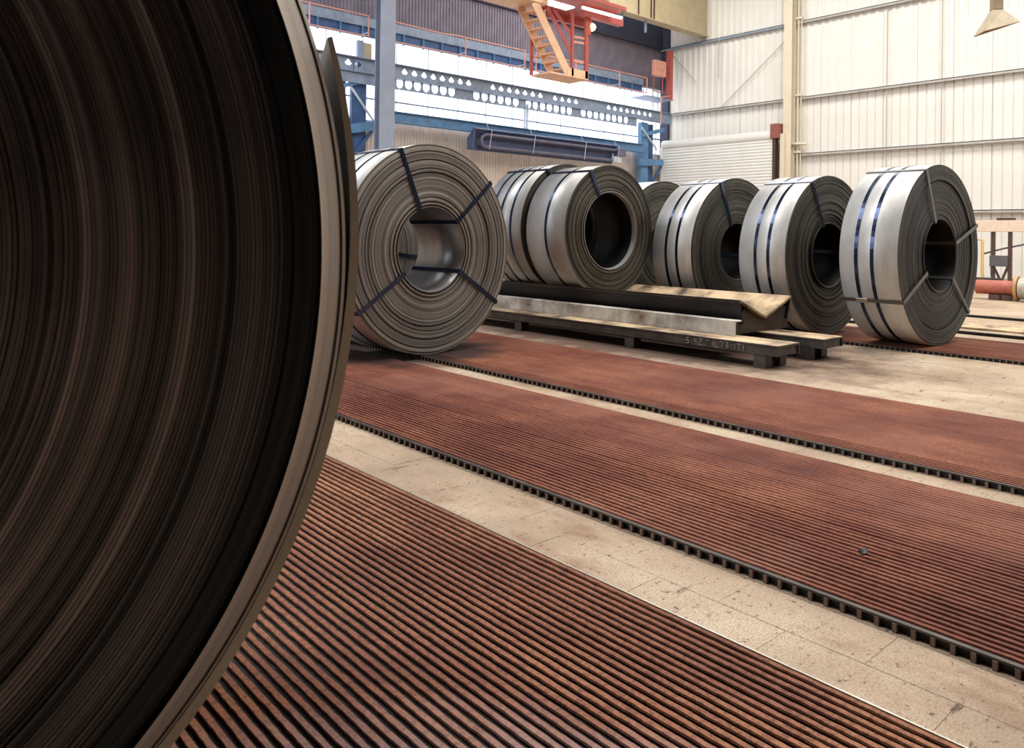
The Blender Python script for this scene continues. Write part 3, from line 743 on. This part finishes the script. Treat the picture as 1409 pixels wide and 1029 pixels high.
# castellated girder in front of the window band
def castellated(name_root, x0, x1, Y):
    root = thing('castellated_girder', 'grey blue girder with groups of diamond and rounded holes before the bright windows', 'girder', (x0, Y, 4.5))
    b = MB(); z0, z1 = 4.765 - 4.5, 5.10 - 4.5; zc = (z0 + z1) / 2 + 0.02
    cells = [9.26, 9.54, 10.85, 11.145, 11.44, 11.73, 12.02, 12.31, 12.60, 12.89, 13.74, 14.04, 14.34, 14.64, 14.94, 15.24, 15.54, 16.14, 16.435, 16.73, 17.03, 18.52, 18.82, 19.12, 19.42, 19.72, 20.02, 20.32, 20.61]
    hw_ = 0.147; x = x0
    def Q(a, c, za, zb): b.add([(a - x0, 0, za), (c - x0, 0, za), (c - x0, 0, zb), (a - x0, 0, zb)], [(0, 1, 2, 3)])
    for c in cells:
        if c - hw_ > x + 1e-4: Q(x, c - hw_, z0, z1)
        l, r = c - hw_ - x0, c + hw_ - x0; m0 = c - x0; d = 0.095; dz = 0.105
        vs = [(l, 0, z0), (r, 0, z0), (r, 0, z1), (l, 0, z1), (m0, 0, zc - dz), (m0 + d, 0, zc), (m0, 0, zc + dz), (m0 - d, 0, zc)]
        b.add(vs, [(0, 1, 4), (1, 5, 4), (1, 2, 5), (2, 6, 5), (2, 3, 6), (3, 7, 6), (3, 0, 7), (0, 4, 7)])
        x = c + hw_
    Q(x, x1, z0, z1)
    w_ = b.build('pierced_web', 'girder_blue', root)
    w_.modifiers.new('thickness', 'SOLIDIFY').thickness = 0.02
    # lower comb with rounded holes
    b2 = MB(); b = b2; z0, z1 = 0.0, 4.765 - 4.5
    scal = [10.70 + 0.27 * i for i in range(7)] + [13.16 + 0.285 * i for i in range(6)] + [15.07 + 0.28 * i for i in range(7)] + [17.36 + 0.285 * i for i in range(8)]
    scal = sorted(s for s in scal if s < 19.7); x = x0
    for c in scal:
        hwc = 0.133
        if c - hwc > x + 1e-4: Q(x, c - hwc, z0, z1)
        l, r, m0 = c - hwc - x0, c + hwc - x0, c - x0
        arc = [(m0 + 0.118 * cos(pi + pi * k / 8), 0, 0.19 + 0.15 * sin(pi + pi * k / 8)) for k in range(9)]
        arc = [(m0 - 0.10, 0, z1 - 0.004)] + arc + [(m0 + 0.10, 0, z1 - 0.004)]
        vs = [(l, 0, z1), (l, 0, z0), (r, 0, z0), (r, 0, z1)] + arc; na = len(arc)
        fs = [(0, 1, 4), (1, 5, 4)] + [(1, 4 + k + 1, 4 + k) for k in range(1, na // 2)] + [(1, 2, 4 + na // 2)] + [(2, 4 + k + 1, 4 + k) for k in range(na // 2, na - 2)] + [(2, 4 + na - 1, 4 + na - 2), (2, 3, 4 + na - 1), (3, 0, 4, 4 + na - 1)]
        b.add(vs, fs); x = c + hwc
    Q(x, 19.9, z0, z1)
    w2 = b.build('rounded_comb', 'girder_blue', root); w2.modifiers.new('thickness', 'SOLIDIFY').thickness = 0.02
    MB().box(0, x1 - x0, -0.09, 0.09, 0.595, 0.615).build('flange', 'girder_blue', root)
    MB().box(0, x1 - x0, 0.13, 0.16, 0.27, 0.43).build('backing_rail', 'girder_blue', root)
    MB().box(0, x1 - x0, -0.06, 0.06, 0.258, 0.272).build('flange', 'girder_blue', root)
castellated('g', 7.0, 21.75, 16.3)
tag(MB().box(10.0, 20.2, 16.28, 16.30, 3.68, 3.93).box(10.0, 20.2, 16.20, 16.38, 3.92, 3.94).box(10.0, 20.2, 16.20, 16.38, 3.67, 3.69).build('wall_beam', 'steel_blue'),
    'long blue steel beam along the foot of the bright windows', 'beam')
t = thing('window_post', 'thin pale blue post crossing the bright windows above the heater', 'post', (15.1, 16.44, 3.69))
MB().box(-0.07, -0.03, -0.03, 0.03, 0, 1.0).build('rail', 'pale_rod', t); MB().box(0.03, 0.07, -0.03, 0.03, 0, 1.0).build('rail', 'pale_rod', t)
b = MB()
for z in (0.15, 0.5, 0.9): b.box(-0.03, 0.03, -0.01, 0.01, z, z + 0.04)
b.build('batten', 'pale_rod', t)

# gallery: fascia beams and guard rails
t = thing('walkway', 'blue steel walkway running along the back wall above the windows', 'walkway', (5.0, 16.6, 5.7))
MB().box(0, 15.6, 0, 0.03, 0.28, 0.50).build('upper_fascia', 'girder_blue', t)
MB().box(0, 15.6, 0.05, 0.08, 0.04, 0.28).build('lower_fascia', 'deep_blue', t)
sf = MB().box(0, 0.03, -0.01, 0.05, 0.0, 0.28).build('stiffener', 'steel_blue', t)
for k in range(1, 26): share(sf, t, (0.6 * k, 0, 0))
def guard_rail(x0, x1, posts, label, z0=5.62, z1=6.13, bend=None):
    t = thing('guard_rail', label, 'railing', (x0, 16.2, z0), 0, 'orange gallery railings')
    for z in (0.02, z1 - z0):
        pts = [(0, 0, z), (x1 - x0, 0, z)]
        if bend and z > 0.1: pts = [(0, 0, z)] + [(bx - x0, 0, z + dz) for bx, dz in bend] + [(x1 - x0, 0, z)]
        MB().tube(pts, 0.017, 8).build('rail', 'orange', t)
    for p in posts[:1] + posts[-1:] + posts[1:-1]: MB().box(p - x0 - 0.02, p - x0 + 0.02, 0.0, 0.385, 0.11, 0.13).build('bracket', 'girder_blue', t)
    for p in posts: MB().tube([(p - x0, 0, 0), (p - x0, 0, z1 - z0)], 0.018, 8).build('post', 'orange', t)
guard_rail(6.5, 9.76, (6.6, 8.2, 9.74), 'orange guard rail on the gallery left of the grey column', 5.62)
guard_rail(10.45, 14.86, (10.47, 12.69, 14.8), 'orange guard rail on the gallery between grey column and crane stair', bend=[(12.0, -0.03), (12.3, 0.0)])
guard_rail(15.2, 20.3, (15.25, 16.9, 18.9, 20.28), 'orange guard rail on the gallery right of the crane stair', 5.62, 6.13)
t = thing('ladder_post', 'red post with an orange box beside the dark corner of the gallery', 'post', (21.25, 16.02, 5.5))
MB().box(-1.3, 0.12, -0.08, 0.60, -0.02, 0.0).build('foot_plate', 'girder_blue', t)
MB().box(-0.08, 0.08, -0.08, 0.08, 0, 1.65).build('upright', 'crane_red', t)
MB().box(-0.90, -0.30, -0.10, 0.06, 0.70, 1.22).build('orange_box', 'orange', t, None, 0.03)
MB().tube([(-0.85, -0.02, 0.72), (-0.88, -0.02, 0.2), (-0.1, -0.02, 0.15)], 0.02, 6).tube([(-0.4, -0.02, 0.70), (-0.42, -0.02, 0.2)], 0.02, 6).build('box_stand', 'crane_red', t)
MB().tube([(-0.62, -0.14, 0.0), (-0.62, -0.14, -0.9)], 0.02, 6).tube([(-0.05, -0.08, 0.12), (-0.62, -0.14, 0.0)], 0.02, 6).build('lower_rail', 'orange', t)
t = thing('gallery_door', 'narrow tan panel and blue jamb beside the grey column', 'panel', (9.6, 16.48, 4.55))
MB().box(0.0, 0.17, -0.02, 0.06, 0.15, 1.03).build('jamb', 'girder_blue', t)
MB().box(0.20, 0.40, 0, 0.03, 0.2, 1.0).build('panel', 'tan_beam', t)

# blue bracing frames left of the grey column and beside the roller door
t = thing('bracing_frame', 'blue steel bracing with a pale diagonal rod left of the grey column', 'steel frame', (9.35, 16.47, 0))
MB().box(-0.40, -0.22, -0.06, 0.06, 0, 4.75).box(-0.52, -0.10, -0.08, -0.06, 0, 4.75).build('upright', 'steel_blue', t)
MB().box(0.08, 0.48, -0.05, 0.05, 0, 4.60).build('upright', 'deep_blue', t)
MB().bar((-0.2, -0.1, 4.40), (0.64, -0.1, 4.68), 0.08, 0.10).build('strut', 'steel_blue', t)
MB().bar((0.0, -0.12, 4.42), (0.64, -0.12, 3.66), 0.03, 0.05).build('diagonal_rod', 'pale_rod', t)
MB().bar((-0.2, -0.1, 3.36), (0.66, -0.1, 3.54), 0.14, 0.22).build('cross_beam', 'steel_blue', t)
MB().bar((0.05, -0.1, 2.7), (0.62, -0.1, 3.42), 0.05, 0.08).build('diagonal_strut', 'deep_blue', t)
t = thing('bracing_frame', 'blue steel column and braces beside the white roller door', 'steel frame', (20.2, 16.47, 0))
MB().box(0.10, 0.45, -0.06, 0.10, 0, 4.7).build('upright', 'steel_blue', t)
MB().box(0.5, 0.9, 0.1, 0.2, 0, 4.7).build('backing_column', 'deep_blue', t)
MB().bar((0.0, -0.1, 4.25), (1.25, -0.1, 4.55), 0.08, 0.12).build('strut', 'steel_blue', t)
MB().bar((0.0, -0.14, 4.50), (0.80, -0.14, 3.84), 0.03, 0.05).build('diagonal_rod', 'pale_rod', t)
MB().bar((-0.10, -0.1, 3.35), (1.15, -0.1, 3.42), 0.12, 0.22).build('cross_beam', 'steel_blue', t)
MB().bar((0.50, -0.12, 2.6), (1.10, -0.12, 3.30), 0.05, 0.08).build('diagonal_strut', 'deep_blue', t)

# grey stanchion
t = thing('stanchion', 'tall grey blue steel column standing in front of the gallery', 'column', (9.83, 15.6, 0))
MB().box(-0.205, 0.205, -0.12, -0.10, 0, 11).build('flange', 'column_grey', t)
MB().box(-0.205, 0.205, 0.10, 0.12, 0, 11).build('flange', 'column_grey', t)
MB().box(-0.01, 0.01, -0.10, 0.10, 0, 11).build('web', 'column_grey', t)
MB().box(-0.30, 0.30, -0.25, 0.25, 0, 0.03).build('base_plate', 'column_grey', t)

# radiant tube heater hung below the blue beam
t = thing('tube_heater', 'long dark radiant heater with a bent tube, hung below the blue beam', 'heater', (12.5, 16.0, 3.2))
b = MB().prism([(-0.05, 0.52), (0.02, 0.56), (0.24, 0.30), (0.24, -0.02), (0.20, -0.02), (0.20, 0.28), (0.0, 0.50)], 0, 0.35, 6.1)
b.build('reflector', 'heater', t)
MB().prism([(-0.05, 0.52), (0.24, 0.30), (0.24, -0.02), (0.0, 0.02)], 0, 0.30, 0.36).build('reflector_end', 'heater', t)
pts = [(6.2, 0.02, 0.40), (0.8, 0.02, 0.40)] + [(0.8 - 0.16 * sin(pi * k / 8), 0.05 + 0.02 * k / 8, 0.24 + 0.16 * cos(pi * k / 8)) for k in range(1, 8)] + [(0.8, 0.08, 0.08), (6.0, 0.08, 0.08)]
MB().tube(pts, 0.05, 10).build('bent_tube', 'heater_tube', t)
MB().box(6.1, 6.45, -0.08, 0.16, 0.22, 0.46).build('burner_box', 'heater_tube', t, None, 0.02)
MB().box(5.95, 6.3, -0.03, 0.12, 0.0, 0.2).build('fan_box', 'pale_rod', t, None, 0.02)
for x in (0.9, 2.5, 4.6, 6.1):
    MB().tube([(x, 0.05, 0.55), (x, 0.15, 0.74)], 0.008, 5).tube([(x, -0.08, 0.52), (x - 0.1, -0.10, 0.0)], 0.010, 5).build('hanging_wire', 'pale_rod', t)

# ------------------------------------------------------------------ crane with its stair, high in the bay
t = thing('crane_platform', 'red crane platform with an orange stair hanging below it, top centre', 'crane', (12.25, 13.0, 4.6))
XA, ZA, XB, ZB = 0.0, 1.58, 1.05, 0.19
for y in (0.0, 0.5):
    MB().bar((XA - 0.08, y, ZA + 0.10), (XB, y, ZB), 0.03, 0.22).build('stringer', 'stair_orange', t)
for k in range(8):
    f = (k + 0.3) / 8; x = XA + (XB - XA) * f; z = ZA + (ZB - ZA) * f
    MB().box(x - 0.09, x + 0.07, 0.015, 0.485, z - 0.02, z + 0.01).build('tread', 'stair_orange', t)
b = MB().box(0.42, 1.72, -0.02, 0.62, 0.13, 0.17); b.box(1.0, 1.72, -0.03, -0.01, 0.13, 0.34)
b.build('bottom_landing', 'stair_orange', t)
for x, y in ((1.17, 0.0), (1.66, 0.0), (1.78, 0.1), (0.40, 0.60)):
    w_ = 0.10 if x > 1.5 else 0.07
    MB().box(x - w_ / 2, x + w_ / 2, y - 0.03, y + 0.03, 0.16, 1.72 if x > 1 else 1.1).build('hanger_post', 'crane_red', t)
for z in (0.55, 1.0, 1.12): MB().bar((1.17, 0.02, z), (1.70, 0.02, z + 0.02), 0.03, 0.05).build('hand_rail', 'orange', t)
for z in (0.60, 0.95): MB().bar((0.40, 0.60, z), (1.3, 0.60, z + 0.06), 0.03, 0.04).build('hand_rail', 'orange', t)
MB().bar((0.62, 0.30, 1.75), (1.17, 0.02, 0.70), 0.06, 0.08).build('brace', 'crane_red', t)
MB().bar((0.85, 0.30, 1.75), (1.20, 0.02, 1.10), 0.05, 0.07).build('brace', 'crane_red', t)
MB().bar((0.55, 0.32, 1.7), (0.58, 0.32, 1.2), 0.03, 0.04).build('hanger_rod', 'stair_orange', t)
cs = t
class _Off(MB):
    def build(s, *a, **k):
        s.v = [(x - 0.75, y, z + 1.70) for x, y, z in s.v]; return _MB.build(s, *a, **k)
_MB = MB; MB = _Off
MB().box(-0.25, 1.05, -0.05, 0.75, -0.02, 0.22).build('edge_beam', 'stair_orange', t, None, 0.01)
MB().box(1.05, 3.2, -0.6, 0.8, 0.16, 0.24).build('deck', 'crane_red', t)
MB().box(1.05, 3.4, 0.75, 0.85, 0.0, 0.24).build('deck_beam', 'crane_red', t)
MB().box(2.2, 3.6, -0.15, 0.0, -0.06, 0.12).build('deck_beam', 'crane_red', t)
MB().box(1.20, 1.55, 0.05, 0.35, 0.13, 0.16).build('light_panel', 'white_tube', t)
MB().box(1.60, 2.05, 0.05, 0.35, 0.13, 0.16).build('light_panel', 'white_tube', t)
MB().tube([(1.95, -0.30, 0.05), (3.3, -0.35, 0.05)], 0.04, 10).build('tube_lamp', 'white_tube', t)
MB().box(2.45, 2.55, -0.02, 0.06, -0.45, 0.0).build('lamp_bracket', 'crane_red', t)
b = MB(); n = 10
for i in range(1, 7): pass
b.tube([(2.62, 0.0, -0.24 - 0.10), (2.62, 0.0, -0.24 - 0.07), (2.62, 0.0, -0.24), (2.62, 0.0, -0.24 + 0.07), (2.62, 0.0, -0.24 + 0.10)], [0.02, 0.07, 0.10, 0.07, 0.02], 12)
b.build('work_lamp', 'warm_bulb', t)
MB = _MB
t = thing('crane_girder', 'deep tan crane girder with dark stripes high at the dark corner', 'girder', (17.0, 15.2, 7.57))
MB().box(0, 4.9, -0.2, 0.0, 0, 1.3).build('girder_plate', 'tan_beam', t)
MB().box(0, 4.9, -0.28, 0.06, -0.03, 0.0).build('bottom_flange', 'tan_beam', t)
for x in (1.3, 1.9, 2.05): MB().box(x, x + 0.04, -0.23, -0.2, 0, 1.3).build('stiffener', 'machine_brown', t)
for x in (0.7, 1.8): MB().box(x, x + 0.06, -0.1, -0.04, -0.4, -0.03).build('hanger', 'girder_blue', t)

# hanging lamp shade, top right
t = thing('pendant_shade', 'cream pyramid lamp shade hanging high in front of the white wall', 'lamp', (9.03, 2.68, 3.12), rad(35))
b = MB(); a = 0.16; c = 0.05; z1 = 0.22
ring0 = [(-a, -a, 0.06), (a, -a, 0.10), (a, a, 0.0), (-a, a, -0.02)]; ring1 = [(-c, -c, z1), (c, -c, z1), (c, c, z1), (-c, c, z1)]
b.add(ring0 + ring1, [(k, (k + 1) % 4, 4 + (k + 1) % 4, 4 + k) for k in range(4)])
o = b.build('shade', 'lamp_cream', t); o.modifiers.new('thickness', 'SOLIDIFY').thickness = 0.008
MB().box(-c, c, -c, c, z1, z1 + 0.14).build('neck', 'lamp_cream', t, None, 0.008)
MB().box(-0.07, 0.07, -0.07, 0.07, 0.12, 0.17).build('lamp_socket', 'black_steel', t)
MB().tube([(0, 0, z1 + 0.14), (0, 0, 7.8)], 0.012, 6).build('hanging_rod', 'lamp_cream', t)

# ------------------------------------------------------------------ machine by the white wall, right edge
t = thing('roller_machine', 'beige topped machine frame with dark posts by the white wall at right', 'machine', (20.0, 4.6, 0))
MB().box(0, 0.25, -1.0, 1.75, 1.14, 1.40).build('top_beam', 'machine_beige', t, None, 0.01)
MB().box(0.05, 0.2, 0.95, 1.30, 1.40, 1.46).build('handle', 'machine_brown', t, None, 0.01)
for y in (1.37, 1.03): MB().box(0.05, 0.14, y - 0.035, y + 0.035, 0, 1.14).build('post', 'machine_brown', t)
MB().box(0.0, 0.12, 1.05, 1.42, 0.35, 0.60).build('gear_box', 'machine_grey', t, None, 0.01)
MB().bar((0.08, 1.35, 0.34), (0.08, 1.20, 0.0), 0.03, 0.05).bar((0.08, 1.07, 0.34), (0.08, 1.20, 0.0), 0.03, 0.05).build('strut', 'machine_brown', t)
MB().tube([(0.0, 1.56, 0.0), (0.0, 1.56, 0.95), (0.0, 1.72, 0.95)], 0.03, 8).build('hoop_rail', 'yellow', t)
MB().tube([(0.1, 1.6, 0.62), (0.12, 1.2, 0.75), (0.1, 0.4, 0.95)], 0.02, 6).build('hose', 'machine_grey', t)
tag(MB().prism([(5.35, 0.0), (5.75, 0.0), (5.82, 0.16), (5.28, 0.16)], 0, 17.9, 18.5).build('drip_tray', 'black_steel', None, None, 0.01), 'black tray on the floor below the yellow hoop rail', 'tray')
t = thing('cable_drum', 'red spool with tan flange and wound pale cable on the floor at right', 'cable drum', (14.2, 3.0, 0.0))
MB().tube([(0, 1.45, 0.20), (0, 0.88, 0.20)], 0.115, 20).build('spindle', 'drum_red', t)
MB().tube([(0, 1.55, 0.20), (0, 1.45, 0.20)], 0.07, 14).build('shaft', 'cable', t)
MB().tube([(0, 0.89, 0.20), (0, 0.85, 0.20)], 0.195, 24).build('flange', 'drum_tan', t)
MB().tube([(0, 0.05, 0.20), (0, 0.0, 0.20)], 0.195, 24).build('flange', 'drum_tan', t)
b = MB(); pts = []
for i in range(24):
    y = 0.84 - 0.033 * i
    b.tube([(0, y, 0.20), (0, y - 0.008, 0.20), (0, y - 0.016, 0.20), (0, y - 0.024, 0.20), (0, y - 0.033, 0.20)], [0.158, 0.168, 0.172, 0.168, 0.158], 20)
b.build('wound_cable', 'cable', t)
MB().box(-0.1, 0.1, 1.1, 1.25, 0, 0.09).box(-0.1, 0.1, 0.95, 1.05, 0, 0.09).build('chock', 'machine_brown', t)
# low rails along the far floor
tag(MB().box(8.84, 8.90, -1, 13, 0, 0.03).build('floor_rail', 'black_steel'), 'thin black rail across the floor just beyond the fourth mat', 'rail')
tag(MB().box(10.78, 10.84, -1, 13, 0, 0.03).build('floor_rail', 'black_steel'), 'thin black rail across the far floor, in front of the cable drum', 'rail')
tag(MB().box(9.35, 9.9, -1, 13, 0, 0.02).build('stained_plate', 'scaled_top'), 'long stained pale plate lying on the floor beyond the black rail', 'plate')

# ------------------------------------------------------------------ rest of the hall shell
ce = MB().box(-12, 22.1, -9, 17.3, 11.0, 11.1).build('ceiling', 'ceiling_grey'); ce['kind'] = 'structure'
o = MB().box(-12.1, -12, -9, 17.3, 0, 11).build('wall_left', 'inner_wall'); o['kind'] = 'structure'
o = MB().box(-12, 22.1, -9.1, -9, 0, 11).build('wall_front', 'inner_wall'); o['kind'] = 'structure'

# crumbs of scale lying on the mats
def crumb(x, y, z, r, label, seed):
    R = random.Random(seed); b = MB(); n = 7; vs = []
    for k, (f, h) in enumerate(((1.0, 0.0), (1.15, 0.35), (0.6, 0.9))):
        for q in range(n):
            a = 2 * pi * q / n; rr = r * f * R.uniform(0.6, 1.25)
            vs.append((rr * cos(a) * 1.6, rr * sin(a), r * h * R.uniform(0.8, 1.1) if k else 0.0))
    fs = [tuple(reversed(range(n))), tuple(range(2 * n, 3 * n))]
    for k in range(2):
        for q in range(n): fs.append((k * n + q, k * n + (q + 1) % n, (k + 1) * n + (q + 1) % n, (k + 1) * n + q))
    b.add(vs, fs); tag(b.build('scale_crumb', 'black_steel', None, (x, y, z)), label, 'debris')
crumb(2.398, 1.056, MZ, 0.013, 'black crumb of scale lying on the second rusty mat', 1)
crumb(0.792, 0.622, MZ, 0.006, 'small dark crumb lying on the nearest mat, close to the bottom edge', 2)
